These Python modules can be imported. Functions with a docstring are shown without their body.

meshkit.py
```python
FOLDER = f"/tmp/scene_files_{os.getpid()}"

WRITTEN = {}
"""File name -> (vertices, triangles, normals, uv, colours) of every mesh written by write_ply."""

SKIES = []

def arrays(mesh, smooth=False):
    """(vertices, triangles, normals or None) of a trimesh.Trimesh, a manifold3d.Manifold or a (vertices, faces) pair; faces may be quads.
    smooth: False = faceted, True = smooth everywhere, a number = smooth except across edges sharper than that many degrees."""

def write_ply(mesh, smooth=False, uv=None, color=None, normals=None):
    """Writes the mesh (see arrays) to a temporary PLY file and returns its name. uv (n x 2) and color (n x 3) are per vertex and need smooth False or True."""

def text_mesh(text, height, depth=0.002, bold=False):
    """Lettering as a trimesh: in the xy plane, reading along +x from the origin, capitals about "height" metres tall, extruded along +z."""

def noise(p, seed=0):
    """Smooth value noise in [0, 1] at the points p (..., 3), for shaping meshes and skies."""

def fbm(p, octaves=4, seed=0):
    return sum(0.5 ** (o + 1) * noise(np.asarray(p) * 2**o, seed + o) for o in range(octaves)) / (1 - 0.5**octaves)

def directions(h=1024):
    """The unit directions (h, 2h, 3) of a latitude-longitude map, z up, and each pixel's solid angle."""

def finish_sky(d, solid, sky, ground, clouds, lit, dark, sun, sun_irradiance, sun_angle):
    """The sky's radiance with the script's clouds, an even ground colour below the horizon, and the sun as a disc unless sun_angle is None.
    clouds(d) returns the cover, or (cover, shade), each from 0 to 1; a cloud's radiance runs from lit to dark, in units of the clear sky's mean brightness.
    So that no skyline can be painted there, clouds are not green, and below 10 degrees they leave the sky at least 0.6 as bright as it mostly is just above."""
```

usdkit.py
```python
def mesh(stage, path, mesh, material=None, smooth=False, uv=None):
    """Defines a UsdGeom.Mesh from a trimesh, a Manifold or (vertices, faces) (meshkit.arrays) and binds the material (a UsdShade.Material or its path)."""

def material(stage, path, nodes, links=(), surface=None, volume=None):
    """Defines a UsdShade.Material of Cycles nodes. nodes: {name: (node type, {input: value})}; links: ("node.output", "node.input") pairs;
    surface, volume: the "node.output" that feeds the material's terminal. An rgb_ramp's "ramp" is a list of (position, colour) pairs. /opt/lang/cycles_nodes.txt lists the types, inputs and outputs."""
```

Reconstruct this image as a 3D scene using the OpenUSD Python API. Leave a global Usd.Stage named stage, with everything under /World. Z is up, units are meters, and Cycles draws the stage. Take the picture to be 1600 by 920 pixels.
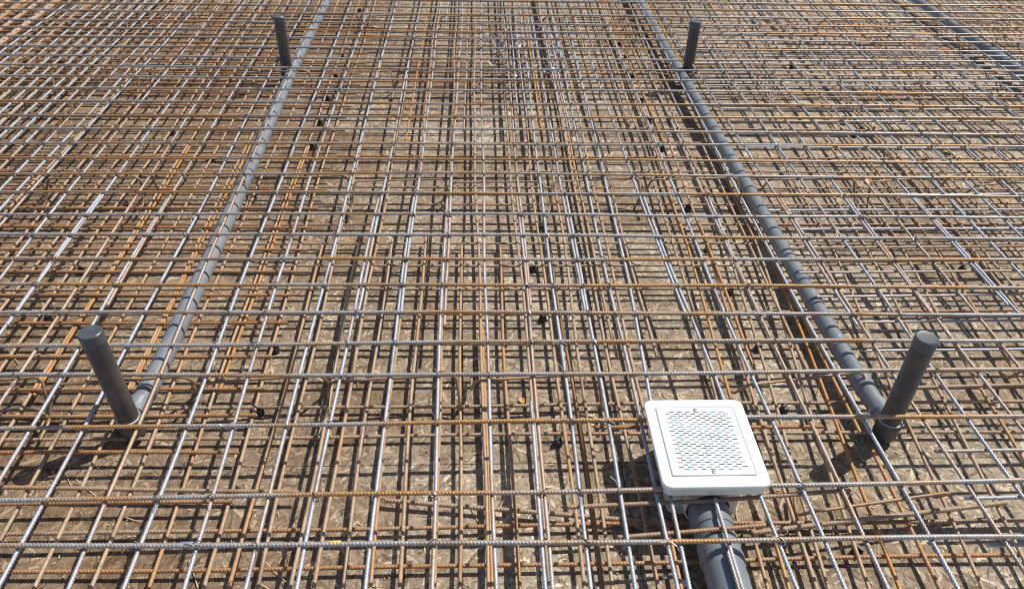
import math, random
import numpy as np
import trimesh, usdkit
from pxr import Usd, UsdGeom, UsdLux, UsdShade, Gf, Sdf
from shapely.geometry import Polygon, box as sbox

random.seed(7)
rng = np.random.default_rng(7)
stage = Usd.Stage.CreateInMemory()
UsdGeom.SetStageUpAxis(stage, UsdGeom.Tokens.z)
UsdGeom.SetStageMetersPerUnit(stage, 1.0)
world = UsdGeom.Xform.Define(stage, '/World')
stage.SetDefaultPrim(world.GetPrim())
UsdGeom.Scope.Define(stage, '/World/Looks')

# ------------------------------------------------------------------ camera
CAM_Z = 1.727
R = np.array([[0.99914781, -0.03524984, 0.02147337],
              [-0.00410149, -0.60246183, -0.79813716],
              [0.04107109, 0.79736892, -0.60209299]])
cam = UsdGeom.Camera.Define(stage, '/World/camera')
cam.CreateHorizontalApertureAttr(36.0)
cam.CreateVerticalApertureAttr(36.0 * 588 / 1024)
cam.CreateFocalLengthAttr(36.0 * 1229.9 / 1600)
cam.CreateClippingRangeAttr(Gf.Vec2f(0.05, 200))
M = Gf.Matrix4d(1.0)
for i, row in enumerate((R[0], -R[1], -R[2])):
    M.SetRow(i, Gf.Vec4d(*map(float, row), 0))
M.SetRow(3, Gf.Vec4d(0, 0, CAM_Z, 1))
cam.AddTransformOp().Set(M)
cam.CreateExposureAttr(0.34)

# ------------------------------------------------------------------ sky and sun
SUN = np.array([0.60, 0.35, 1.0]); SUN /= np.linalg.norm(SUN)
usdkit.material(stage, '/World/Looks/sky', {
    'sky': ('sky_texture', {'sky_type': 'single_scattering', 'sun_disc': False, 'sun_elevation': float(np.arcsin(SUN[2])),
                            'sun_rotation': float(np.arctan2(SUN[0], SUN[1]))}),
    'bg': ('background_shader', {'strength': 0.09})}, [('sky.color', 'bg.color')], surface='bg.background')
dome = UsdLux.DomeLight.Define(stage, '/World/sky')
UsdShade.MaterialBindingAPI.Apply(dome.GetPrim()).Bind(UsdShade.Material.Get(stage, '/World/Looks/sky'))
dome.GetPrim().SetCustomDataByKey('kind', 'structure')
sun = UsdLux.DistantLight.Define(stage, '/World/sun')
sun.CreateNormalizeAttr(True); sun.CreateIntensityAttr(1.2); sun.CreateAngleAttr(0.5)
sun.CreateColorAttr(Gf.Vec3f(1.0, 0.95, 0.87))
zx = np.cross([0, 0, 1.0], SUN); zx /= np.linalg.norm(zx); zy = np.cross(SUN, zx)
S = Gf.Matrix4d(1.0)
for i, row in enumerate((zx, zy, SUN)):
    S.SetRow(i, Gf.Vec4d(*map(float, row), 0))
sun.AddTransformOp().Set(S)

# ------------------------------------------------------------------ materials
LK = '/World/Looks/'


def rebar_mat(name, steel, rust, dark, lo, hi, rough=0.5, metal=0.35, spread=0.25, scale=2.2, spec=0.5):
    """A bar's colour: mill scale and rust in stretches along it, another mix on every bar, small mottling and dust."""
    n = {
        'g': ('geometry', {}), 'o': ('object_info', {}),
        'off': ('math', {'math_type': 'multiply', 'value2': 37.0}),
        'n1': ('noise_texture', {'dimensions': '4D', 'scale': scale, 'detail': 3.0, 'roughness': 0.6}),
        'r1': ('math', {'math_type': 'multiply_add', 'value2': spread, 'value3': -spread / 2}),
        'a1': ('math', {'math_type': 'add'}),
        'ramp': ('rgb_ramp', {'ramp': [(lo, steel), (hi, rust)]}),
        'n2': ('noise_texture', {'scale': 90.0, 'detail': 4.0, 'roughness': 0.7}),
        'm2': ('rgb_ramp', {'ramp': [(0.30, (0.62, 0.60, 0.58)), (0.62, (1.12, 1.12, 1.12))]}),
        'mul': ('mix_color', {'blend_type': 'multiply', 'fac': 0.85, 'use_clamp': False}),
        'n3': ('noise_texture', {'dimensions': '4D', 'scale': 6.0, 'detail': 3.0, 'roughness': 0.65}),
        'm3': ('rgb_ramp', {'ramp': [(0.57, (0, 0, 0)), (0.70, (1, 1, 1))]}),
        'dk': ('mix_color', {'b': dark}),
        'bmp': ('bump', {'strength': 0.2, 'distance': 0.0012}),
        'p': ('principled_bsdf', {'roughness': rough, 'metallic': metal, 'specular_ior_level': spec})}
    l = [('g.position', 'n1.vector'), ('o.random', 'off.value1'), ('off.value', 'n1.w'), ('o.random', 'r1.value1'), ('n1.fac', 'a1.value1'),
         ('r1.value', 'a1.value2'), ('a1.value', 'ramp.fac'), ('g.position', 'n2.vector'), ('n2.fac', 'm2.fac'), ('ramp.color', 'mul.a'), ('m2.color', 'mul.b'),
         ('g.position', 'n3.vector'), ('off.value', 'n3.w'), ('n3.fac', 'm3.fac'), ('m3.color', 'dk.fac'), ('mul.result', 'dk.a'), ('dk.result', 'p.base_color'),
         ('n2.fac', 'bmp.height'), ('bmp.normal', 'p.normal')]
    return usdkit.material(stage, LK + name, n, l, surface='p.BSDF')


M_A = rebar_mat('steel_upper_crosswise', (0.34, 0.325, 0.31), (0.40, 0.215, 0.08), (0.23, 0.18, 0.15), 0.44, 0.60, 0.45, 0.25, 0.16, 3.2)
M_B = rebar_mat('steel_upper_lengthwise', (0.37, 0.39, 0.43), (0.40, 0.28, 0.20), (0.22, 0.20, 0.20), 0.46, 0.62, 0.50, 0.32, 0.26, 2.2)
M_E = rebar_mat('rust_lower_lengthwise', (0.36, 0.26, 0.175), (0.39, 0.205, 0.085), (0.21, 0.135, 0.085), 0.46, 0.66, 0.62, 0.1, 0.30, 1.6)
M_E2 = rebar_mat('rust_brown_bar', (0.20, 0.115, 0.06), (0.30, 0.14, 0.05), (0.10, 0.06, 0.035), 0.42, 0.62, 0.6, 0.1, 0.2, 2.0)
M_O = rebar_mat('rust_orange_bar', (0.42, 0.225, 0.085), (0.42, 0.185, 0.045), (0.24, 0.13, 0.06), 0.42, 0.62, 0.55, 0.1, 0.2, 2.0)
M_D = rebar_mat('rust_lower_crosswise', (0.34, 0.24, 0.165), (0.35, 0.18, 0.08), (0.20, 0.12, 0.07), 0.44, 0.60, 0.62, 0.1, 0.30, 2.0)
M_D2 = rebar_mat('rust_short_crosswise', (0.36, 0.19, 0.085), (0.32, 0.145, 0.055), (0.19, 0.10, 0.05), 0.42, 0.60, 0.6, 0.1, 0.2, 2.0)
M_C = rebar_mat('steel_short_crosswise', (0.38, 0.39, 0.41), (0.38, 0.29, 0.22), (0.27, 0.23, 0.21), 0.46, 0.64, 0.52, 0.25, 0.24, 1.8)
M_CH = rebar_mat('rust_bent_bar', (0.27, 0.17, 0.10), (0.36, 0.24, 0.15), (0.12, 0.075, 0.05), 0.44, 0.6, 0.55, 0.2, 0.2, 6.0)


def simple(name, col, rough=0.5, metal=0.0, var=0.15, scale=25.0, bump=0.0, dust=None, spec=0.5):
    lo, hi = [c * (1 - var) for c in col], [c * (1 + var) for c in col]
    n = {'g': ('geometry', {}), 'n': ('noise_texture', {'scale': scale, 'detail': 4.0, 'roughness': 0.6}),
         'r': ('rgb_ramp', {'ramp': [(0.3, lo), (0.7, hi)]}),
         'p': ('principled_bsdf', {'roughness': rough, 'metallic': metal, 'specular_ior_level': spec})}
    l = [('g.position', 'n.vector'), ('n.fac', 'r.fac')]
    if dust:
        n['n2'] = ('noise_texture', {'scale': 9.0, 'detail': 6.0, 'roughness': 0.7})
        n['f'] = ('rgb_ramp', {'ramp': [(0.46, (0, 0, 0)), (0.68, (0.75, 0.75, 0.75))]})
        n['d'] = ('mix_color', {'b': dust})
        l += [('g.position', 'n2.vector'), ('n2.fac', 'f.fac'), ('f.color', 'd.fac'), ('r.color', 'd.a'), ('d.result', 'p.base_color')]
    else:
        l += [('r.color', 'p.base_color')]
    if bump:
        n['b'] = ('bump', {'strength': bump, 'distance': 0.003})
        l += [('n.fac', 'b.height'), ('b.normal', 'p.normal')]
    return usdkit.material(stage, LK + name, n, l, surface='p.BSDF')


M_PIPE = simple('grey_plastic', (0.150, 0.172, 0.195), 0.38, var=0.08, scale=6, dust=(0.24, 0.235, 0.22))
M_RISER = simple('dark_grey_plastic', (0.038, 0.039, 0.042), 0.33, var=0.15, scale=30, dust=(0.10, 0.085, 0.07))
M_CAP = simple('grey_cap_plastic', (0.058, 0.064, 0.072), 0.36, var=0.08, scale=14, dust=(0.10, 0.105, 0.11))
M_SEAL = simple('pale_seal', (0.42, 0.42, 0.41), 0.5)
M_WHITE = simple('white_plastic', (0.74, 0.735, 0.72), 0.32, var=0.03, scale=12, dust=(0.68, 0.665, 0.63))
M_CREAM = simple('cream_plastic', (0.70, 0.665, 0.58), 0.4, var=0.05, dust=(0.45, 0.41, 0.34))
M_FILM = simple('film_white', (0.60, 0.63, 0.66), 0.22, var=0.07)
M_SLOT = simple('slot_dark', (0.03, 0.035, 0.055), 0.6)
M_GROOVE = simple('groove_grey', (0.25, 0.26, 0.27), 0.5)
M_CYAN = simple('cyan_print', (0.36, 0.58, 0.66), 0.3, var=0.05)
M_SCREW = simple('screw_zinc', (0.55, 0.56, 0.58), 0.3, metal=0.8)
M_BLACK = simple('black_plastic', (0.018, 0.018, 0.02), 0.5)
M_WIRE = simple('tie_wire', (0.10, 0.095, 0.09), 0.45, metal=0.5)
M_WIREL = simple('tie_wire_bright', (0.45, 0.44, 0.43), 0.35, metal=0.7)
M_LEAF = simple('dry_leaf', (0.50, 0.27, 0.07), 0.6, var=0.3)
M_CHIP = simple('pale_wood', (0.50, 0.38, 0.24), 0.7, var=0.25)
M_STRAW = simple('straw', (0.48, 0.38, 0.24), 0.7, var=0.25)
M_STONE = simple('pale_stone', (0.55, 0.54, 0.51), 0.8, var=0.15, scale=60)
M_FOIL = simple('crumpled_foil', (0.36, 0.36, 0.36), 0.5, metal=0.1, var=0.4)
M_BLUE = simple('blue_paint', (0.14, 0.19, 0.29), 0.5)
M_YEL = simple('yellow_paint', (0.62, 0.40, 0.04), 0.5)
M_SOIL = simple('soil', (0.16, 0.12, 0.085), 0.9, var=0.3, scale=4, bump=0.5)


def osb_mat():
    """Oriented strand board: four layers of long flakes at different angles, the flake with the highest random value lies on top."""
    n = {'g': ('geometry', {}), 'o': ('object_info', {}),
         'wn': ('noise_texture', {'scale': 7.0, 'detail': 2.0}),
         'wsub': ('mix_vector', {'fac': 0.035})}
    l = [('g.position', 'wn.vector'), ('g.position', 'wsub.a'), ('wn.color', 'wsub.b')]
    prev = None
    for i, (ang, sx, sy) in enumerate(((0.25, 27, 130), (1.05, 33, 150), (-0.65, 30, 140), (1.75, 36, 145))):
        m, v, b = f'm{i}', f'v{i}', f'b{i}'
        n[m] = ('mapping', {'mapping_type': 'texture', 'rotation': (0, 0, ang), 'scale': (1.0 / sx, 1.0 / sy, 1.0), 'location': (3.1 * i, 1.7 * i, 0)})
        n[v] = ('voronoi_texture', {'scale': 1.0, 'dimensions': '2D'})
        n[b] = ('separate_color', {})
        l += [('wsub.result', m + '.vector'), (m + '.vector', v + '.vector'), (v + '.color', b + '.color')]
        if prev is None:
            prev = b
        else:
            gt, mc = f'gt{i}', f'mc{i}'
            n[gt] = ('math', {'math_type': 'greater_than'})
            src = prev + '.r' if prev == 'b0' else f'mx{i-1}.value'
            n[f'mx{i}'] = ('math', {'math_type': 'maximum'})
            l += [(b + '.r', gt + '.value1'), (src, gt + '.value2'), (b + '.r', f'mx{i}.value1'), (src, f'mx{i}.value2')]
            n[mc] = ('mix_float', {})
            csrc = 'b0.g' if prev == 'b0' else f'mc{i-1}.result'
            l += [(gt + '.value', mc + '.fac'), (csrc, mc + '.a'), (b + '.g', mc + '.b')]
            prev = b
    n['tone'] = ('rgb_ramp', {'ramp': [(0.0, (0.145, 0.106, 0.071)), (0.20, (0.235, 0.182, 0.128)), (0.60, (0.30, 0.246, 0.182)), (0.85, (0.365, 0.308, 0.232)), (1.0, (0.60, 0.515, 0.39))]})
    n['grain'] = ('noise_texture', {'scale': 75.0, 'detail': 6.0, 'roughness': 0.8, 'distortion': 2.5})
    n['grain_r'] = ('rgb_ramp', {'ramp': [(0.28, (0.52, 0.49, 0.46)), (0.5, (1.0, 1.0, 1.0)), (0.72, (1.35, 1.34, 1.30))]})
    n['mg'] = ('mix_color', {'blend_type': 'multiply', 'fac': 0.9, 'use_clamp': False})
    n['big'] = ('noise_texture', {'scale': 1.3, 'detail': 5.0, 'roughness': 0.6})
    n['big_r'] = ('rgb_ramp', {'ramp': [(0.34, (0.70, 0.62, 0.54)), (0.50, (0.97, 0.96, 0.95)), (0.70, (1.12, 1.13, 1.14))]})
    n['mb'] = ('mix_color', {'blend_type': 'multiply', 'fac': 1.0, 'use_clamp': False})
    # mud trodden in on the left side of the deck
    n['xyz'] = ('separate_xyz', {})
    n['mudx'] = ('math', {'math_type': 'multiply_add', 'value2': 0.42, 'value3': 0.34})
    n['muda'] = ('math', {'math_type': 'add'})
    n['mud_r'] = ('rgb_ramp', {'ramp': [(0.30, (0.66, 0.57, 0.49)), (0.95, (1.0, 1.0, 1.0))]})
    n['mm'] = ('mix_color', {'blend_type': 'multiply', 'fac': 1.0, 'use_clamp': False})
    n['rst'] = ('noise_texture', {'scale': 3.1, 'detail': 6.0, 'roughness': 0.65})
    n['rst_r'] = ('rgb_ramp', {'ramp': [(0.56, (0, 0, 0)), (0.72, (0.6, 0.6, 0.6))]})
    n['mr'] = ('mix_color', {'b': (0.20, 0.105, 0.055)})
    n['pan'] = ('rgb_ramp', {'ramp': [(0.0, (0.86, 0.84, 0.82)), (1.0, (1.08, 1.08, 1.08))]})
    n['mp'] = ('mix_color', {'blend_type': 'multiply', 'fac': 1.0, 'use_clamp': False})
    n['bump'] = ('bump', {'strength': 0.8, 'distance': 0.004})
    n['p'] = ('principled_bsdf', {'roughness': 0.75, 'specular_ior_level': 0.3})
    l += [('mc3.result', 'tone.fac'), ('g.position', 'grain.vector'), ('grain.fac', 'grain_r.fac'),
          ('tone.color', 'mg.a'), ('grain_r.color', 'mg.b'), ('g.position', 'big.vector'), ('big.fac', 'big_r.fac'), ('mg.result', 'mb.a'), ('big_r.color', 'mb.b'),
          ('g.position', 'xyz.vector'), ('xyz.x', 'mudx.value1'), ('mudx.value', 'muda.value1'), ('big.fac', 'muda.value2'), ('muda.value', 'mud_r.fac'),
          ('mb.result', 'mm.a'), ('mud_r.color', 'mm.b'), ('o.random', 'pan.fac'), ('mm.result', 'mp.a'), ('pan.color', 'mp.b'),
          ('g.position', 'rst.vector'), ('rst.fac', 'rst_r.fac'), ('rst_r.color', 'mr.fac'), ('mp.result', 'mr.a'), ('mr.result', 'p.base_color'),
          ('grain.fac', 'bump.height'), ('bump.normal', 'p.normal')]
    return usdkit.material(stage, LK + 'strand_board', n, l, surface='p.BSDF')


M_OSB = osb_mat()

# ------------------------------------------------------------------ helpers
used = {}


def path_for(name, parent='/World'):
    k = (parent, name)
    i = used.get(k, -1) + 1
    used[k] = i
    return f'{parent}/{name}' + (f'_{i:03d}' if i else '')


def data(prim, **kw):
    for k, v in kw.items():
        if v:
            prim.SetCustomDataByKey(k, v)
    return prim


def obj(name, mesh, mat, parent='/World', smooth=False, **kw):
    p = usdkit.mesh(stage, path_for(name, parent), mesh, mat, smooth=smooth).GetPrim()
    return data(p, **kw)


def thing(name, loc=(0, 0, 0), rz=0.0, **kw):
    x = UsdGeom.Xform.Define(stage, path_for(name))
    x.AddTranslateOp().Set(Gf.Vec3d(*map(float, loc)))
    if rz:
        x.AddRotateZOp().Set(float(math.degrees(rz)))
    return data(x.GetPrim(), **kw)


def copy_of(name, proto, loc, rz=0.0, **kw):
    p = thing(name, loc, rz, **kw)
    p.GetReferences().AddInternalReference(proto.GetPath())
    p.SetInstanceable(True)
    return p


def sweep(pts, rad, sides=6, slant=None):
    """Tube along pts (n,3) with radius per ring (n,) or (n,sides); slant moves each ring's vertices along the tube, so that ribs run aslant."""
    pts = np.asarray(pts, float); n = len(pts)
    t = np.gradient(pts, axis=0); t /= np.linalg.norm(t, axis=1, keepdims=True)
    up = np.array([0, 0, 1.0])
    side = np.cross(t, up)
    for i in range(n):
        ln = np.linalg.norm(side[i])
        if ln < 0.2:
            side[i] = side[i - 1] if i else np.array([1.0, 0, 0]) - t[i] * t[i][0]
            side[i] -= t[i] * (side[i] @ t[i]); ln = np.linalg.norm(side[i])
        side[i] /= ln
        if i and side[i] @ side[i - 1] < 0:
            side[i] *= -1
    nrm = np.cross(side, t)
    th = np.arange(sides) * 2 * math.pi / sides + math.pi / sides
    rad = np.broadcast_to(np.asarray(rad, float).reshape(-1, 1) if np.ndim(rad) == 1 else np.asarray(rad, float), (n, sides)) if np.ndim(rad) else np.full((n, sides), rad)
    v = pts[:, None] + rad[..., None] * (np.cos(th)[None, :, None] * side[:, None] + np.sin(th)[None, :, None] * nrm[:, None])
    if slant is not None:
        v = v + t[:, None] * (slant * np.cos(th))[None, :, None]
    v = v.reshape(-1, 3)
    a = np.arange(n - 1)[:, None] * sides; k = np.arange(sides); k2 = (k + 1) % sides
    q = np.stack([a + k, a + sides + k, a + sides + k2, a + k2], -1).reshape(-1, 4)
    f = np.vstack([q[:, [0, 2, 1]], q[:, [0, 3, 2]]])
    c0, c1 = len(v), len(v) + 1
    v = np.vstack([v, pts[0], pts[-1]])
    b = (n - 1) * sides
    f = np.vstack([f, np.stack([np.full(sides, c0), k, k2], -1)[:, ::-1], np.stack([np.full(sides, c1), b + k2, b + k], -1)[:, ::-1]])
    m = trimesh.Trimesh(v, f, process=False)
    return m


def bar_mesh(p, r, ribs=None, sides=8, pitch=0.0088, wob=0.0030, height=0.24):
    """A rebar through the points p (k,3), straight between them but for a slight wander; ribs = (from, to) along the bar's main axis where ribs are modelled."""
    p = np.asarray(p, float)
    d = p[-1] - p[0]; ax = 0 if abs(d[0]) > abs(d[1]) else 1
    if d[ax] < 0:
        p = p[::-1]
    s0, s1 = p[0, ax], p[-1, ax]
    coarse = np.arange(s0, s1, 0.22)
    if ribs:
        lo, hi = max(s0, ribs[0]), min(s1, ribs[1])
    if ribs and hi > lo:
        st = np.arange(lo, hi, pitch / 3)
        s = np.concatenate([coarse[coarse < lo - 0.01], st, coarse[coarse > hi + 0.01], [s1]])
        rr = np.full(len(s), r)
        i0 = int((coarse < lo - 0.01).sum())
        idx = np.arange(len(st))
        rr[i0:i0 + len(st)] = np.where(idx % 3 == 0, r * (1 + height), r * 0.95)
        sl = pitch * 0.5
    else:
        s = np.concatenate([coarse, [s1]]); rr = np.full(len(s), r); sl = None
    if s[0] != s0:
        s = np.concatenate([[s0], s]); rr = np.concatenate([[r], rr])
    keep = np.concatenate([[True], np.diff(s) > 1e-5]); s, rr = s[keep], rr[keep]
    o = 1 - ax
    c = np.zeros((len(s), 3)); c[:, ax] = s
    ph = rng.uniform(0, 6.28, 4)
    w = wob * (np.sin(s * 2.1 + ph[0]) + 0.6 * np.sin(s * 5.3 + ph[1]))
    c[:, o] = np.interp(s, p[:, ax], p[:, o]) + w
    c[:, 2] = np.interp(s, p[:, ax], p[:, 2]) + 0.35 * wob * np.sin(s * 3.1 + ph[2])
    return sweep(c, rr, sides, sl)


def ordinal(i):
    w = ['first', 'second', 'third', 'fourth', 'fifth', 'sixth', 'seventh', 'eighth', 'ninth', 'tenth', 'eleventh', 'twelfth', 'thirteenth', 'fourteenth', 'fifteenth',
         'sixteenth', 'seventeenth', 'eighteenth', 'nineteenth', 'twentieth']
    if i <= 20:
        return w[i - 1]
    t = {2: 'twenty', 3: 'thirty', 4: 'forty', 5: 'fifty'}[i // 10]
    return t + ('-' + w[i % 10 - 1] if i % 10 else '').strip() if i % 10 else {2: 'twentieth', 3: 'thirtieth', 4: 'fortieth', 5: 'fiftieth'}[i // 10]


def cyl(p0, p1, r, sides=28, r1=None):
    return sweep(np.linspace(p0, p1, 2), np.array([r, r if r1 is None else r1]), sides)


def lathe(profile, sides=32, loc=(0, 0, 0)):
    m = trimesh.creation.revolve(np.asarray(profile, float), sections=sides)
    m.apply_translation(loc)
    return m


def bx(x0, x1, y0, y1, z0, z1):
    m = trimesh.creation.box((x1 - x0, y1 - y0, z1 - z0)); m.apply_translation(((x0 + x1) / 2, (y0 + y1) / 2, (z0 + z1) / 2))
    return m


# ------------------------------------------------------------------ ground and formwork deck
obj('ground', bx(-30, 30, -20, 40, -0.6, -0.35), M_SOIL, kind='structure')
deck = thing('formwork_deck', kind='structure')
SEAM_Y, PW, PD = 1.492, 2.5, 0.625
for j in range(-3, 13):
    y0 = SEAM_Y + j * PD
    for i in range(-4, 5):
        x0 = i * PW + (1.25 if j % 2 else 0.0) - 0.85
        if x0 > 7.5 or x0 + PW < -7:
            continue
        dz = rng.uniform(-0.0012, 0.0)
        obj('panel', bx(x0 + 0.0012, x0 + PW - 0.0012, y0 + 0.0012, y0 + PD - 0.0012, -0.022, dz), M_OSB, str(deck.GetPath()))
obj('joist_bed', bx(-9, 9, -0.6, 10, -0.34, -0.03), M_SOIL, str(deck.GetPath()))

Z_A, Z_B, Z_C, Z_D2, Z_E, Z_D = 0.147, 0.1362, 0.1255, 0.0445, 0.0345, 0.0245
BOX = (0.500, 0.690, 1.265, 1.545)          # the white box's body

# ------------------------------------------------------------------ upper crosswise bars
A_ROWS = [(.719, .713, .707), (.804, .804, .813), (.955, .960, .959), (1.085, 1.079, 1.079), (1.169, 1.170, 1.168), (1.271, 1.263, 1.251), (1.367, 1.359, 1.344), (1.460, 1.458, 1.447),
          (1.561, 1.556, 1.538), (1.648, 1.651, 1.633), (1.755, 1.754, 1.739), (1.850, 1.856, 1.837), (1.939, 1.936, 1.928), (2.026, 2.030, 2.027), (2.119, 2.123, 2.105), (2.205, 2.209, 2.218),
          (2.310, 2.306, 2.310), (2.406, 2.414, 2.413), (2.508, 2.499, 2.518), (2.602, 2.587, 2.612), (2.689, 2.685, 2.705), (2.775, 2.793, 2.806), (2.872, 2.895, 2.900), (2.975, 2.967, 2.994),
          (3.054, 3.059, 3.078), (3.171, 3.168, 3.177), (3.262, 3.26, 3.268), (3.355, 3.352, 3.362), (3.45, 3.446, 3.456)]
A_LINES = []
for k, (a, b, c) in enumerate(A_ROWS):
    y = np.array([a, b, c]) * 1.58
    w = y[1] * 0.62
    xs = (-w - 0.05, 0.05, w + 0.25)
    sl0, sl1 = (y[1] - y[0]) / (xs[1] - xs[0]), (y[2] - y[1]) / (xs[2] - xs[1])
    x0, x1 = -max(2.6, 0.9 * y[1]), max(2.8, 0.97 * y[1])
    pts = np.array([(x0, y[0] + sl0 * (x0 - xs[0]), Z_A), (xs[0], y[0], Z_A), (xs[1], y[1], Z_A), (xs[2], y[2], Z_A), (x1, y[2] + sl1 * (x1 - xs[2]), Z_A)])
    A_LINES.append(pts)
    rib = (-1.9, 2.2) if k < 9 else None
    tone = 'steel grey ribbed' if k < 9 else 'thin grey'
    if k in (1, 2):
        e = 'front' if k == 1 else 'rear'
        for side in ('left', 'right'):
            cutx = BOX[0] - 0.008 if side == 'left' else BOX[1] + 0.012
            q = pts[pts[:, 0] < cutx] if side == 'left' else pts[pts[:, 0] > cutx]
            end = np.array([[cutx, np.interp(cutx, pts[:, 0], pts[:, 1]), Z_A]])
            q = np.vstack([q, end]) if side == 'left' else np.vstack([end, q])
            obj('rebar', bar_mesh(q, 0.0058, rib), M_A, smooth=True, category='rebar', group='upper crosswise rebars',
                label=f'upper crosswise rebar meeting the {side} side of the white box near its {e} edge')
        continue
    m = bar_mesh(pts, 0.0058 if k < 12 else 0.0055, rib, 8 if k < 9 else 6)
    lab = (f'upper crosswise steel grey rebar nearest the viewer, in front of the white box' if k == 0
           else f'{tone} upper crosswise rebar, {ordinal(k - 2)} one beyond the white box')
    if k == 0:
        t = thing('rebar', category='rebar', group='upper crosswise rebars', label=lab)
        obj('rod', m, M_A, str(t.GetPath()), smooth=True)
        for x, mt, nm in ((-0.682, M_BLUE, 'blue paint mark'), (-0.34, M_YEL, 'yellow paint mark')):
            yy = np.interp(x, pts[:, 0], pts[:, 1])
            obj('paint_mark', sweep([(x - 0.014, yy, Z_A), (x, yy, Z_A), (x + 0.014, yy, Z_A)], 0.0066, 10), mt, str(t.GetPath()), smooth=True, label=nm)
    else:
        obj('rebar', m, M_A, smooth=True, category='rebar', group='upper crosswise rebars', label=lab)

# ------------------------------------------------------------------ upper lengthwise bars: (x at y=1.15, x at 2.2, x at 3.8, y from, y to)
B_BARS = [(-0.918, -0.948, -0.993), (-0.795, -0.803, -0.820), (-0.663, -0.689, -0.702), (-0.523, -0.529, -0.534), (-0.410, -0.404, -0.393), (-0.259, -0.263, -0.259),
          (-0.115, -0.127, -0.120), (0.036, 0.016, 0.015), (0.159, 0.157, 0.148), (0.248, 0.249, 0.259), (0.349, 0.354, 0.344), (0.443, 0.442, 0.456), (0.477, 0.511, 0.540),
          (0.713, 0.676, 0.638), (0.820, 0.804, 0.801), (0.924, 0.921, 0.933), (1.079, 1.065, 1.065), (1.260, 1.230, 1.198), (1.385, 1.367, 1.344), (1.515, 1.503, 1.490),
          (1.655, 1.642, 1.611), (1.800, 1.791, 1.771), (1.93, 1.925, 1.919), (2.07, 2.07, 2.064), (2.22, 2.22, 2.223), (2.36, 2.36, 2.359), (2.52, 2.52, 2.522), (2.66, 2.66, 2.662),
          (-1.065, -1.073, -1.092), (-1.205, -1.220, -1.236), (-1.33, -1.343, -1.368), (-1.47, -1.486, -1.508), (-1.60, -1.617, -1.636), (-1.77, -1.77, -1.776), (-1.90, -1.90, -1.900)]
B_BARS += [(x, x, x + 0.004) for x in np.arange(2.805, 4.4, 0.146)]
B_ALL = []


def b_at(b, y):
    return float(np.interp(y, (1.15, 2.2, 3.8), b)) if y <= 3.8 else b[2] + (b[2] - b[1]) / 1.6 * (y - 3.8) * 0.5


def b_points(b, y0, y1, dx=0.0):
    ys = [y0] + [y for y in (1.15, 2.2, 3.8) if y0 < y < y1] + [y1]
    s = (b[0] - b[1]) / 1.05
    return [((b_at(b, y) if y >= 1.15 else b[0] + s * (1.15 - y)) + dx, y, Z_B) for y in ys]


def near_limit(x):
    """Where a lengthwise bar first comes into view, a little before the frame's edge."""
    return max(0.55, (abs(x) - 0.25) / 0.86 - 0.35 if x < 0 else (abs(x) - 0.35) / 0.86 - 0.35)


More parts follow.
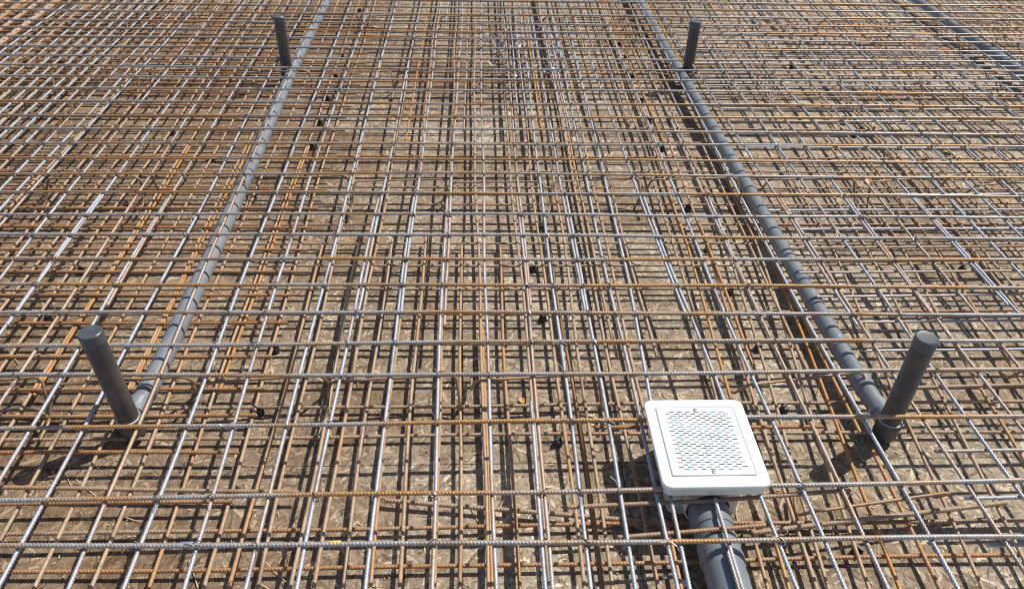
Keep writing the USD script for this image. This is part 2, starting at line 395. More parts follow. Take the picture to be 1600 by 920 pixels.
def b_label(x, extra=''):
    xs = sorted(b_at(b, 2.2) for b in B_BARS)
    i = min(range(len(xs)), key=lambda k: abs(xs[k] - x))
    li = sum(v < -0.99 for v in xs); ri = sum(v < 1.15 for v in xs)
    if i < li:
        w = f'{ordinal(li - i)} one left of the left conduit'
    elif i < ri:
        w = f'{ordinal(i - li + 1)} one right of the left conduit'
    else:
        w = f'{ordinal(i - ri + 1)} one right of the right conduit'
    return f'silvery upper lengthwise rebar{extra}, {w}'


DOUBLE = (-1.486, -1.22, -0.404, -0.263, -0.127, 0.157, 0.354, 0.676, 0.921, 1.23, 1.503, 1.791)
for b in B_BARS:
    x = b[1]
    y0, y1 = near_limit(b[0]), 6.6
    rib = (0.5, 2.9)
    dbl = any(abs(x - d) < 0.003 for d in DOUBLE)
    lim = [(y0, y1, 0.0, '')]
    if dbl:
        lim = [(y0, 2.76 + rng.uniform(-.03, .03), 0.0, ' of the near mat'), (1.98 + rng.uniform(-.05, .08), y1, -0.0105 if x > 0.25 else 0.0105, ' of the far mat')]
    for (u, v, dx, ex) in lim:
        B_ALL.append((b, u, v, dx))
        obj('rebar', bar_mesh(b_points(b, u, v, dx), 0.0049, rib, 8 if abs(x) < 2 else 6), M_B, smooth=True, category='rebar', group='upper lengthwise rebars', label=b_label(x, ex))
obj('rebar', bar_mesh([(0.592, 0.55, Z_B), (0.592, BOX[2] - 0.012, Z_B)], 0.0049, (0.5, 2), 8), M_B, smooth=True, category='rebar', group='upper lengthwise rebars',
    label='silvery upper lengthwise rebar lying over the thick grey pipe, ending under the white box')
obj('rebar', bar_mesh([(0.145, 0.55, Z_B), (0.142, 1.60, Z_B)], 0.0049, (0.5, 2), 8), M_B, smooth=True, category='rebar', group='upper lengthwise rebars',
    label='silvery lengthwise rebar doubling another near the bottom edge, left of the white box')
obj('rebar', bar_mesh([(0.577, 0.55, Z_B - 0.002), (0.579, 1.10, Z_B - 0.002)], 0.0042, (0.5, 2), 8), M_C, smooth=True, category='rebar', group='upper lengthwise rebars',
    label='pale thin rebar lying along the top of the thick grey pipe')
# short bars of other mats in the far part
FAR = [(-0.331, 3.26, 6.6), (-0.067, 3.35, 6.6), (0.189, 3.55, 6.6), (0.226, 3.5, 6.6), (0.287, 3.4, 6.6), (0.390, 3.2, 6.6), (0.427, 3.35, 6.6), (0.711, 3.45, 6.6), (0.837, 3.25, 6.6), (0.988, 3.5, 6.6),
       (0.308, 4.25, 6.6), (0.467, 4.3, 6.6), (0.60, 4.4, 6.6), (0.66, 4.4, 6.6), (-0.2, 4.9, 6.6)]
for i, (x, u, v) in enumerate(FAR):
    obj('rebar', bar_mesh([(x, u, Z_B), (x + 0.01, v, Z_B)], 0.0047, None, 6), M_B if i % 4 else M_O, smooth=True, category='rebar', group='far centre rebars',
        label=f'added lengthwise rebar of the dense far centre, {ordinal(1 + sum(q[0] < x for q in FAR))} from left')
xs_left = list(np.arange(-1.83, -2.62, -0.0685))
for i, x in enumerate(xs_left):
    if any(abs(x - b[1]) < 0.03 for b in B_BARS):
        continue
    x += rng.uniform(-.008, .008)
    obj('rebar', bar_mesh([(x, max(2.2, near_limit(x)), Z_B), (x - 0.03, 6.6, Z_B)], 0.0060, None, 6), M_B, smooth=True, category='rebar', group='close-set rebars at far left',
        label=f'silvery lengthwise rebar among close-set bars at far left, {ordinal(i + 1)} from their right')
for i, x in enumerate(np.arange(-2.66, -3.5, -0.034)):
    z = Z_B - 0.012 * (i % 3)
    obj('rebar', bar_mesh([(x, 3.9, z), (x - 0.02, 6.6, z)], 0.0062, None, 6), (M_O, M_B, M_E)[i % 3], smooth=True, category='rebar', group='bundled rebars in the far left corner',
        label=f'{("orange", "silvery", "tan")[i % 3]} lengthwise rebar packed in the far left corner, {ordinal(i + 1)} from the right')

# ------------------------------------------------------------------ lower lengthwise bars
E_BARS = [(-.593, -.603, 1), (-.526, -.546, 0), (-.456, -.461, 1), (-.393, -.396, 0), (-.328, -.336, 1), (-.264, -.271, 0), (-.197, -.206, 1), (-.110, -.125, 0), (-.057, -.064, 1), (.018, -.003, 0),
          (.093, .080, 1), (.162, .150, 0), (.242, .239, 0), (.291, .282, 2), (.319, .325, 0), (.419, .419, 0), (.484, .496, 0), (.46, .446, 3), (.58, .576, 3), (.696, .748, 0), (.743, .799, 4), (.810, .873, 0),
          (.857, .942, 0), (.954, 1.053, 0), (1.019, 1.104, 4), (1.233, 1.346, 0), (1.365, 1.487, 0), (1.52, 1.627, 0), (1.66, 1.764, 0), (1.83, 1.915, 0),
          (-.658, -.683, 0), (-.793, -.805, 5), (-.925, -.942, 0), (-1.059, -1.076, 5), (-1.191, -1.208, 0), (-1.34, -1.352, 5), (-1.475, -1.487, 0), (-1.62, -1.626, 0)]
E_BARS += [(x, x + 0.02, 0) for x in np.arange(1.96, 4.3, 0.142)] + [(x, x, 0) for x in np.arange(-1.77, -3.4, -0.139)]
exs = sorted(e[1] for e in E_BARS)
E_SEGS = []
for (xa, xb, f) in E_BARS:
    i = exs.index(xb); li = sum(v < -0.99 for v in exs); ri = sum(v < 1.15 for v in exs)
    w = (f'{ordinal(li - i)} left of the left conduit' if i < li else f'{ordinal(i - li + 1)} right of the left conduit' if i < ri else f'{ordinal(i - ri + 1)} right of the right conduit')
    y0, y1 = near_limit(xa) + 0.05, 6.6
    if f in (1, 2):
        y1 = 2.62 + rng.uniform(-.05, .05)
    if f == 3:
        y0 = 1.9
    s = (xb - xa) / 1.0
    X = lambda y: xa + s * (y - 1.2) if y < 2.6 else xa + s * 1.4 + 0.3 * s * (y - 2.6)
    mt = {0: M_E, 1: M_E, 2: M_E2, 3: M_E, 4: M_O, 5: M_E}[f]
    col = {0: 'tan rusty', 1: 'tan rusty', 2: 'dark brown', 3: 'tan rusty', 4: 'bright orange', 5: 'rusty orange'}[f]
    r = 0.0052 if i % 3 else 0.0048
    segs = [(y0, y1)]
    if BOX[0] - 0.02 < X(1.4) < BOX[1] + 0.02 and y0 < BOX[2]:
        segs = [(y0, BOX[2] - 0.01), (BOX[3] + 0.01, y1)]
    for n_, (u, v) in enumerate(segs):
        ys = [u] + ([2.6] if u < 2.6 < v else []) + [v]
        E_SEGS.append((X, u, v))
        obj('rebar', bar_mesh([(X(y), y, Z_E) for y in ys], r, (0.5, 2.5) if i % 3 != 1 else None, 8 if abs(xb) < 1.7 else 6, height=0.20, wob=0.005), mt, smooth=True,
            category='rebar', group='lower lengthwise rebars', label=f'{col} lower lengthwise rebar{" beyond the white box" if n_ else ""}, {w}')
    if f == 5:
        obj('rebar', bar_mesh([(X(y) + 0.0115, y, Z_E) for y in (1.75, 3.4)], 0.0056, None, 8), M_O, smooth=True, category='rebar', group='lower lengthwise rebars',
            label=f'short orange rebar doubling a lower lengthwise bar, {w}')
obj('rebar', bar_mesh([(1.098, 0.55, Z_E), (1.125, 1.5, Z_E)], 0.0052, (0.5, 2), 8), M_E, smooth=True, category='rebar', group='lower lengthwise rebars',
    label='tan lower lengthwise rebar ending just in front of the right riser pipe')
obj('rebar', bar_mesh([(0.029, 0.55, Z_E), (0.012, 2.05, Z_E)], 0.0050, (0.5, 2), 8), M_O, smooth=True, category='rebar', group='lower lengthwise rebars',
    label='orange lower lengthwise rebar lying beside another, in line with mid frame')
for x, u, v, mt, nm in ((1.066, 1.8, 3.4, M_E, 'tan'), (1.128, 1.55, 2.75, M_O, 'bright orange'), (0.892, 1.85, 2.7, M_O, 'orange')):
    obj('rebar', bar_mesh([(x - 0.02, u, Z_E + 0.011), (x, v, Z_E + 0.011)], 0.0052, (0.5, 2.5), 8), mt, smooth=True, category='rebar', group='lower lengthwise rebars',
        label=f'short {nm} lengthwise rebar on the lower bars, {"just left of the right conduit" if x > 1.1 else "a hand left of the right conduit" if x > 1 else "straight beyond the white box"}')

# ------------------------------------------------------------------ lower crosswise bars
D_Y = [1.146, 1.258, 1.571, 1.695] + list(1.84 + 0.1482 * np.arange(0, 33))
for i, y in enumerate(D_Y):
    w = max(2.6, 0.97 * y)
    y_ = y + rng.uniform(-.006, .006)
    pts = [(-w, y_ + 0.012, Z_D), (0, y_, Z_D), (w + 0.3, y_ + rng.uniform(-.012, .02), Z_D)]
    if BOX[2] < y < BOX[3]:
        continue
    nb = sum(v < 1.55 for v in D_Y)
    lab = (f'rusty lower crosswise rebar in front of the white box, {ordinal(i + 1)} from viewer' if y < 1.55 else f'rusty lower crosswise rebar on the boards, {ordinal(i - nb + 1)} beyond the white box')
    obj('rebar', bar_mesh(pts, 0.0052, (-1.6, 1.9) if y < 2.4 else None, 8 if y < 2.4 else 6, height=0.24), M_D, smooth=True, category='rebar', group='lower crosswise rebars', label=lab)
obj('rebar', bar_mesh([(-1.6, 1.405, Z_D2), (-0.48, 1.371, Z_D2)], 0.0056, (-2, 0), 8, height=0.2), M_D, smooth=True, category='rebar', group='lower crosswise rebars',
    label='pinkish rusty ribbed rebar lying slightly askew in front of the near left riser')
obj('rebar', bar_mesh([(-0.255, 1.352, Z_D2 - 0.02), (0.497, 1.262, Z_D2 - 0.02)], 0.0062, (-2, 2), 8, height=0.22), M_D, smooth=True, category='rebar', group='lower crosswise rebars',
    label='coarse ribbed rusty rebar slanting across the boards to the front left of the white box')
obj('rebar', bar_mesh([(0.69, 1.215, Z_D2), (1.40, 1.30, Z_D2)], 0.0062, (-2, 2), 8, height=0.22), M_D, smooth=True, category='rebar', group='lower crosswise rebars',
    label='coarse ribbed rusty rebar slanting to the right from the front of the white box')
# rusty short bars at the left, ends in one line
D2_Y = [1.335, 1.507, 1.650, 1.757, 1.909, 2.074, 2.227, 2.366, 2.513, 2.672, 2.814, 2.97, 3.12, 3.27, 3.41, 3.547, 3.693, 3.84, 3.997, 4.118, 4.274, 4.43, 4.59, 4.744, 4.9, 5.05, 5.2]
for i, y in enumerate(D2_Y):
    w = max(2.6, 0.92 * y)
    xe = -0.655 + rng.uniform(-.015, .015)
    obj('rebar', bar_mesh([(-w, y + 0.018, Z_D2), (xe, y, Z_D2)], 0.0056 if y < 3 else 0.005, (-2.1, 0) if y < 2.9 else None, 8 if y < 2.9 else 6, height=0.2), M_D2, smooth=True, category='rebar',
        group='orange rusty short crosswise rebars at left', label=f'orange rusty crosswise rebar ending right of the left conduit, {ordinal(i + 1)} from viewer')
# silvery short bars at the right, just under the upper mesh
C_BARS = [(1.223, 1.115), (1.242, 1.253), (1.236, 1.403), (1.271, 1.654), (1.212, 1.825), (1.217, 1.965), (1.150, 2.105), (1.134, 2.244), (1.152, 2.400), (1.235, 2.533), (1.151, 2.671), (1.2, 2.80), (1.21, 2.945),
          (1.21, 3.09), (1.22, 3.23), (1.213, 3.37), (1.199, 3.504), (1.211, 3.653), (1.21, 3.80), (1.2, 3.95), (1.2, 4.10), (1.21, 4.26), (1.2, 4.42), (1.2, 4.58), (1.2, 4.74)]
for i, (x, y) in enumerate(C_BARS):
    obj('rebar', bar_mesh([(x, y, Z_C), (max(2.8, y), y + rng.uniform(-.01, .02), Z_C)], 0.0047, (0, 2.4) if y < 1.7 else None, 8 if y < 3 else 6), M_C if i % 5 != 3 else M_D, smooth=True, category='rebar',
        group='pale short crosswise rebars at right', label=f'pale crosswise rebar starting right of the right conduit, {ordinal(i + 1)} from viewer')
for p, mt, lab in (([(0.321, 1.525, 0.105), (0.497, 1.524, 0.105)], M_D2, 'red-brown short rebar running under the left rear of the white box'),
                   ([(0.693, 1.522, 0.105), (0.969, 1.521, 0.105)], M_D2, 'red-brown short rebar sticking out right of the white box'),
                   ([(0.215, 1.242, Z_C), (0.58, 1.258, Z_C), (0.948, 1.284, Z_C)], M_D, 'tan rebar passing close in front of the white box under its lid edge'),
                   ([(0.329, 1.154, Z_C), (0.711, 1.180, Z_C)], M_D, 'short pinkish ribbed rebar lying across the thick grey pipe')):
    obj('rebar', bar_mesh(p, 0.0052, (-2, 2), 8), mt, smooth=True, category='rebar', group='loose crosswise rebars by the white box', label=lab)

# ------------------------------------------------------------------ white box with slotted lid and its drain pipe
def rounded(x0, x1, y0, y1, r, n=8):
    return sbox(x0 + r, y0 + r, x1 - r, y1 - r).buffer(r, quad_segs=n)


def plate(poly, z0, z1, bev=0.0):
    if not bev:
        m = trimesh.creation.extrude_polygon(poly, z1 - z0, engine='earcut'); m.apply_translation((0, 0, z0)); return m
    rings = [(poly.buffer(-bev), z0), (poly, z0 + bev), (poly, z1 - bev), (poly.buffer(-bev * 0.35), z1 - bev * 0.35), (poly.buffer(-bev), z1)]
    N = 96; vs = []
    for pl, z in rings:
        ex = pl.exterior; c = pl.centroid
        a = np.arange(N) * 2 * math.pi / N
        out = []
        from shapely.geometry import LineString
        for t in a:
            g = LineString([(c.x, c.y), (c.x + math.cos(t), c.y + math.sin(t))]).intersection(ex)
            out.append((g.x, g.y, z))
        vs.append(out)
    v = np.array(vs).reshape(-1, 3); f = []
    for i in range(len(rings) - 1):
        for k in range(N):
            k2 = (k + 1) % N
            f += [(i * N + k, i * N + k2, (i + 1) * N + k2), (i * N + k, (i + 1) * N + k2, (i + 1) * N + k)]
    b, t = len(v), len(v) + 1
    v = np.vstack([v, [v[:N].mean(0)], [v[-N:].mean(0)]])
    for k in range(N):
        k2 = (k + 1) % N
        f += [(b, k2, k), (t, (len(rings) - 1) * N + k, (len(rings) - 1) * N + k2)]
    return trimesh.Trimesh(v, f, process=False)


PX0, PX1, PY0, PY1, PZ = 0.4515, 0.7265, 1.2485, 1.5540, 0.187
bt = thing('access_box', (0, 0, 0), label='white plastic access box with slotted film-covered lid set in the rebar', category='access box')
bp_ = str(bt.GetPath())
fr_poly = rounded(PX0, PX1, PY0, PY1, 0.022).difference(rounded(0.4805, 0.6955, 1.2835, 1.5225, 0.004))
obj('flange', plate(rounded(PX0, PX1, PY0, PY1, 0.022), 0.173, PZ - 0.0012, 0.004), M_WHITE, bp_, smooth=35)
obj('lid', plate(rounded(0.4825, 0.6935, 1.2855, 1.5205, 0.004), PZ - 0.003, PZ + 0.0006), M_FILM, bp_)
gp = rounded(0.4797, 0.6963, 1.2827, 1.5233, 0.005).difference(rounded(0.4822, 0.6938, 1.2852, 1.5208, 0.004))
obj('lid_groove', plate(gp, PZ - 0.003, PZ + 0.0003), M_GROOVE, bp_)
rows = 27
for r_ in range(rows):
    y = 1.303 + (1.503 - 1.303) * r_ / (rows - 1)
    off = 0.0 if r_ % 2 else 0.0105
    for c_ in range(8):
        x = 0.5035 + off + c_ * 0.0228 + rng.uniform(-.0012, .0012)
        if x + 0.015 > 0.682:
            continue
        ln = 0.0150 + rng.uniform(-.004, .001)
        m = bx(x, x + ln, -0.0012, 0.0012, PZ - 0.001, PZ + 0.0011)
        m.apply_transform(trimesh.transformations.rotation_matrix(rng.uniform(-.02, .06), (0, 0, 1), (x, 0, 0))); m.apply_translation((0, y, 0))
        obj('slot', m, M_SLOT, bp_)
for x in (0.5245, 0.632):
    obj('film_stripe', bx(x, x + 0.0022, 1.290, 1.514, PZ, PZ + 0.00075), M_CYAN, bp_)
    obj('film_stripe', bx(x + 0.0048, x + 0.0062, 1.290, 1.514, PZ, PZ + 0.00075), M_CYAN, bp_)
for y in (1.2945, 1.5115):
    s = obj('screw', lathe([(0, PZ + 0.0032), (0.004, PZ + 0.0030), (0.0058, PZ + 0.0018), (0.0062, PZ), (0, PZ)], 20, (0.588, y, 0)), M_SCREW, bp_)
    obj('recess', bx(0.588 - 0.0035, 0.588 + 0.0035, y - 0.0007, y + 0.0007, PZ + 0.0025, PZ + 0.0036), M_SLOT, str(s.GetPath()))
obj('skirt', plate(rounded(PX0 + 0.008, PX1 - 0.008, PY0 + 0.006, PY1 - 0.008, 0.018), 0.1475, 0.1735), M_CREAM, bp_)
obj('body', plate(rounded(BOX[0], BOX[1], BOX[2] + 0.045, BOX[3], 0.02), 0.002, 0.148), M_CREAM, bp_)
obj('collar', lathe([(0.056, 0), (0.0585, 0), (0.0595, 0.004), (0.0595, 0.03), (0.056, 0.03)], 40).apply_transform(
    trimesh.transformations.rotation_matrix(math.pi / 2, (1, 0, 0))).apply_translation((0.586, 1.300, 0.070)), M_CREAM, bp_, smooth=30)

dt = thing('drain_pipe', label='thick grey plastic pipe leaving the front of the white box toward the viewer', category='pipe')
dp = str(dt.GetPath()); ax = lambda y: (0.586, y, 0.070)
obj('pipe', cyl(ax(0.55), ax(1.312), 0.0500, 48), M_PIPE, dp, smooth=40)
obj('socket', lathe([(0.0502, 0), (0.0535, 0.0), (0.0545, 0.003), (0.0545, 0.012), (0.0525, 0.015), (0.0525, 0.050), (0.0502, 0.053)], 48).apply_transform(
    trimesh.transformations.rotation_matrix(-math.pi / 2, (1, 0, 0))).apply_translation((0.586, 1.108, 0.070)), M_PIPE, dp, smooth=30)
obj('socket', lathe([(0.0502, 0), (0.0525, 0.0), (0.0535, 0.003), (0.0535, 0.05), (0.0502, 0.05)], 48).apply_transform(
    trimesh.transformations.rotation_matrix(-math.pi / 2, (1, 0, 0))).apply_translation((0.586, 1.205, 0.070)), M_PIPE, dp, smooth=30)

# ------------------------------------------------------------------ horizontal conduits and risers
Z_P, R_P = 0.0785, 0.0285


def conduit(pts, r, sockets, label):
    t = thing('conduit', label=label, category='conduit', group='grey conduits along the bars')
    p = str(t.GetPath())
    obj('pipe', sweep([(x, y, z) for x, y, z in pts], r, 32), M_PIPE, p, smooth=50)
    for y in sockets:
        xs = [q[0] for q in pts]; ys = [q[1] for q in pts]
        x = float(np.interp(y, ys, xs))
        m = lathe([(r, 0), (r * 1.10, 0.002), (r * 1.10, 0.010), (r * 1.045, 0.014), (r * 1.045, 0.036), (r * 1.10, 0.040), (r * 1.10, 0.046), (r, 0.052)], 36)
        m.apply_transform(trimesh.transformations.rotation_matrix(-math.pi / 2, (1, 0, 0))); m.apply_translation((x, y, pts[0][2]))
        obj('coupling', m, M_PIPE, p, smooth=30)
    return t


conduit([(-0.985, 1.625, Z_P), (-0.978, 1.8, Z_P), (-0.982, 2.45, Z_P), (-1.0, 3.3, Z_P), (-1.022, 4.2, Z_P), (-1.025, 7.0, Z_P)], R_P, (1.70, 3.0, 4.3),
        'grey plastic conduit along the left, from the near left riser to the far edge')
conduit([(1.178, 1.60, Z_P), (1.165, 1.8, Z_P), (1.157, 2.4, Z_P), (1.148, 3.2, Z_P), (1.137, 3.9, Z_P), (1.122, 4.6, Z_P), (1.115, 7.0, Z_P)], R_P, (1.69, 1.88, 2.12, 4.05),
        'grey plastic conduit along the right, ending at the near right riser')
conduit([(3.13, 2.6, Z_P), (3.126, 4.3, Z_P), (3.12, 5.0, Z_P), (3.117, 7.0, Z_P)], 0.031, (4.55,), 'grey plastic conduit in the far right corner')


def riser(x, y, top, label, collar, lean=0.0):
    t = thing('riser_pipe', (x, y, 0), label=label, category='riser pipe', group='capped riser pipes')
    UsdGeom.Xform(t).AddRotateYOp().Set(lean)
    p = str(t.GetPath())
    obj('pipe', lathe([(0.0, 0.046), (0.0295, 0.046), (0.0295, top - 0.004), (0, top - 0.004)], 40), M_RISER, p, smooth=40)
    obj('cap', lathe([(0.0296, top - 0.036), (0.0304, top - 0.0312), (0.0309, top - 0.033), (0.0312, top - 0.008), (0.0302, top - 0.0025), (0.0275, top), (0.021, top - 0.0012), (0, top - 0.0012)], 44), M_CAP, p, smooth=35)
    obj('socket', lathe([(0, 0.012), (0.028, 0.014), (0.033, 0.022), (0.0345, 0.034), (0.0345, 0.060), (0.0362, 0.064), (0.0362, 0.078), (0.0342, 0.083), (0.0296, 0.083)], 40), M_RISER, p, smooth=30)
    obj('seal', lathe([(0.0296, 0.0832), (0.0340, 0.0832), (0.0335, 0.0855), (0.0296, 0.0858)], 40), M_SEAL, p)
    if collar:
        obj('elbow', cyl((collar[0], collar[1], Z_P), (0, 0, Z_P), 0.0310, 32), M_PIPE, p, smooth=40)
    return t


riser(-0.992, 1.606, 0.400, 'dark grey capped riser pipe standing near left, closest to the left edge', (0.010, 0.07), -2.6)
riser(1.190, 1.566, 0.396, 'dark grey capped riser pipe standing near right, beyond the white box', (-0.012, 0.07), 0.4)
riser(-1.052, 4.232, 0.375, 'dark grey capped riser pipe standing far left beside the left conduit', (0.03, 0.02))
riser(1.170, 4.237, 0.370, 'dark grey capped riser pipe standing far right beside the right conduit', (-0.02, 0.03))

# ------------------------------------------------------------------ bent support brackets between the two meshes
def bracket_mesh(L, s0, s1, ft):
    zt, zb, rb = Z_C - 0.001, Z_D2 - 0.012, 0.022
    def corner(a, b, c, n=5):
        a, b, c = map(np.array, (a, b, c)); u = (a - b) / np.linalg.norm(a - b); w = (c - b) / np.linalg.norm(c - b)
        return [b + u * rb * (1 - t) ** 2 + w * rb * t ** 2 for t in np.linspace(0, 1, n)]
    P = [(-L / 2 - 0.01 + ft * .02, s0 * 0.13, zb), (-L / 2 - 0.012, s0 * 0.055, zb), (-L / 2, 0, zt), (L / 2, 0, zt), (L / 2 + 0.012, s1 * 0.055, zb), (L / 2 + 0.01, s1 * 0.13, zb)]
    pts = [np.array(P[0])]
    for i in range(1, 5):
        pts += corner(P[i - 1], P[i], P[i + 1])
    pts.append(np.array(P[-1]))
    pts = np.array(pts); pts[:, 1] += 0.012 * np.sin(pts[:, 0] / L * 3)
    return sweep(pts, 0.0047, 6)


protos = []
ROWS = [(1.715, [-1.46, -1.05, -0.655, -0.255, 0.17, 0.98, 1.48], 'the row just beyond the white box'),
        (2.915, [-2.0, -1.58, -1.16, -0.735, -0.33, 0.075, 0.49, 0.915, 1.42, 1.85, 2.3], 'the middle row'),
        (4.11, [-2.9, -2.45, -2.0, -1.55, -1.1, -0.65, -0.25, 0.2, 0.85, 1.35, 1.8, 2.25, 2.7, 3.15, 3.6], 'the row level with the far risers'),
        (5.05, [-2.9, -2.4, -1.95, -1.5, -0.95, -0.5, -0.05, 0.6, 1.05, 1.5, 1.95, 2.4, 2.85, 3.3], 'the farthest row'),
        (1.245, [1.03], 'front of the white box, to its right')]
kk = 0
for (y, xl, where) in ROWS:
    for i, x in enumerate(xl):
        lab = f'bent rusty rebar support bracket, {ordinal(i + 1)} from left in {where}' if len(xl) > 1 else 'bent rusty rebar support bracket lying right of the drain pipe in front of the box'
        L = 0.37
        if kk < 5:
            t = thing('support_bracket', (x, y, 0), rng.uniform(-.03, .03), label=lab, category='bracket', group='bent rebar support brackets')
            obj('rod', bracket_mesh(L, (1, -1, 1, -1, 1)[kk], (-1, 1, 1, -1, -1)[kk], kk % 3 - 1), M_CH, str(t.GetPath()), smooth=True)
            protos.append(t)
        else:
            copy_of('support_bracket', protos[kk % 5], (x, y + rng.uniform(-.02, .02), 0), rng.uniform(-.07, .07), label=lab, category='bracket', group='bent rebar support brackets')
        kk += 1

# ------------------------------------------------------------------ black spacers under the lower mesh
SP = [(.25, 2.712), (.2, 2.432), (.219, 2.134), (.934, 1.97), (.932, 1.686), (.918, 2.285), (.906, 2.569), (.89, 2.874), (.226, 1.561), (.878, 4.002), (.875, 3.743), (.887, 3.439), (.886, 4.874), (.893, 4.652),
      (.886, 4.357), (1.879, 5.643), (1.879, 5.35), (1.875, 4.74), (1.868, 4.506), (-.81, 5.48), (-.811, 4.624), (-.805, 4.315), (-.804, 4.003), (-.798, 3.709), (-.795, 3.439), (-1.491, 3.592), (-2.42, 4.526),
      (-1.472, 2.431), (-1.47, 2.144), (.963, 1.179), (-.671, 1.98), (-.661, 1.697), (-.662, 1.402), (-1.48, 4.3), (1.87, 2.43), (1.9, 3.6), (-1.47, 2.9), (.24, 3.2), (.25, 3.5), (-2.42, 3.9)]
sp0 = None
LINES = [(0.9, 'just left of the right conduit'), (0.22, 'left of the white box'), (-0.805, 'just right of the left conduit'), (-0.665, 'well right of the left conduit'), (-1.475, 'left of the left conduit'), (1.88, 'right of the right conduit'), (-2.42, 'at far left')]
for (x, y) in SP:
    ln = min(LINES, key=lambda q: abs(q[0] - x))
    no = 1 + sum(1 for q in SP if q[1] < y and min(LINES, key=lambda t: abs(t[0] - q[0])) is ln)
    kw = dict(label=f'small black plastic spacer, {ordinal(no)} from viewer in the line {ln[1]}', category='spacer', group='black spacers under the lower rebars')
    if sp0 is None:
        sp0 = thing('rebar_spacer', (x, y, 0), **kw); p = str(sp0.GetPath())
        obj('block', lathe([(0, 0.001), (0.014, 0.001), (0.0155, 0.006), (0.011, 0.019), (0.0, 0.020)], 10), M_BLACK, p)
        obj('saddle', bx(-0.012, 0.012, -0.004, 0.004, 0.012, 0.029), M_BLACK, p)
    else:
        copy_of('rebar_spacer', sp0, (x, y, 0), rng.uniform(0, 3.1), **kw)

# ------------------------------------------------------------------ tie wire at the crossings of the upper mesh
def tie_mesh(seed):
    g = np.random.default_rng(seed)
    a = np.linspace(0, 2 * math.pi, 15)
    d = 1 if seed % 2 else -1
    loop = np.stack([0.0098 * np.cos(a), d * 0.0098 * np.cos(a), -0.0052 + 0.0128 * np.sin(a)], -1)
    m = [sweep(loop, 0.0013, 4)]
    for s in (-1, 1):
        p0 = np.array([0.004 * s, -0.006, 0.006]); e = p0 + np.array([s * g.uniform(.006, .028), g.uniform(-.03, .004), g.uniform(.001, .014)])
        mid = (p0 + e) / 2 + g.uniform(-.005, .006, 3)
        m.append(sweep([p0, mid, e], 0.0009, 4))
    return trimesh.util.concatenate(m)


cross = []
for ai, L in enumerate(A_LINES):
    for (b, u, v, dx) in B_ALL:
        x = None
        for _ in range(2):
            y = float(np.interp(x if x is not None else b[1], L[:, 0], L[:, 1])); x = (b_at(b, y) if y >= 1.15 else b[0]) + dx
        if u < y < v and abs(x) < 0.75 * y + 0.2 and not (PX0 - .02 < x < PX1 + .02 and PY0 - .02 < y < PY1 + .02):
            cross.append((y, x, ai))
cross = [c for c in cross if rng.random() < 0.5]
cross.sort()
tp = []
last = sorted(c[2] for c in cross)[180]
near, far = [c for c in cross if c[2] <= last], [c for c in cross if c[2] > last]
near.sort(key=lambda c: (c[2], c[1]))
for i, (y, x, ai) in enumerate(near):
    no = ordinal(1 + sum(1 for c in near if c[2] == ai and c[1] < x))
    row = ('upper crossbar in front of the white box' if ai == 0 else f'crossbar meeting the {"front" if ai == 1 else "rear"} of the white box' if ai < 3
           else f'{ordinal(ai - 2)} upper crossbar beyond the white box')
    kw = dict(label=f'twisted tie wire, {no} from left on the {row}', category='tie wire', group='tie wires on near crossings')
    if i < 6:
        t = thing('tie_wire', (x, y, Z_A), **kw); obj('wire', tie_mesh(i), M_WIRE if i % 5 else M_WIREL, str(t.GetPath())); tp.append(t)
    else:
        copy_of('tie_wire', tp[i % 6], (x, y, Z_A), 0.0 if rng.random() < .5 else math.pi, **kw)
base = [tie_mesh(40 + i) for i in range(6)]
ms = []
for i, (y, x, ai) in enumerate(far):
    m = base[i % 6].copy(); m.apply_translation((x, y, Z_A)); ms.append(m)
obj('tie_wires', trimesh.util.concatenate(ms), M_WIRE, kind='stuff', label='dark tie wires on the many crossings farther back', category='tie wires')

# ------------------------------------------------------------------ litter on the boards
def flake(l, w, t, curl):
    n = 3; s = np.linspace(-.5, .5, n)
    v = []
    for k in s:
        v += [(k * l, -w / 2, curl * k * k * l), (k * l, w / 2, curl * k * k * l)]
    v = np.array(v); v = np.vstack([v, v + (0, 0, t)])
    f = []
    for i in range(n - 1):
        a = 2 * i; f += [(a, a + 1, a + 3), (a, a + 3, a + 2), (a + 6, a + 9, a + 7), (a + 6, a + 8, a + 9)]
        f += [(a, a + 2, a + 8), (a, a + 8, a + 6), (a + 1, a + 7, a + 9), (a + 1, a + 9, a + 3)]
    f += [(0, 6, 7), (0, 7, 1), (4, 5, 11), (4, 11, 10)]
    return trimesh.Trimesh(v, f, process=False)


def scatter(n, make, region, tilt=0.2):
    out = []
    for _ in range(n):
        m = make(); y = region[2] + (region[3] - region[2]) * rng.random() ** 1.3
        w = min(region[1], 0.75 * y + 0.2)
        x = rng.uniform(max(region[0], -w), w)
        m.apply_transform(trimesh.transformations.euler_matrix(rng.uniform(-tilt, tilt), rng.uniform(-tilt, tilt), rng.uniform(0, 6.28)))
        m.apply_translation((x, y, 0.0025)); out.append(m)
    return trimesh.util.concatenate(out)


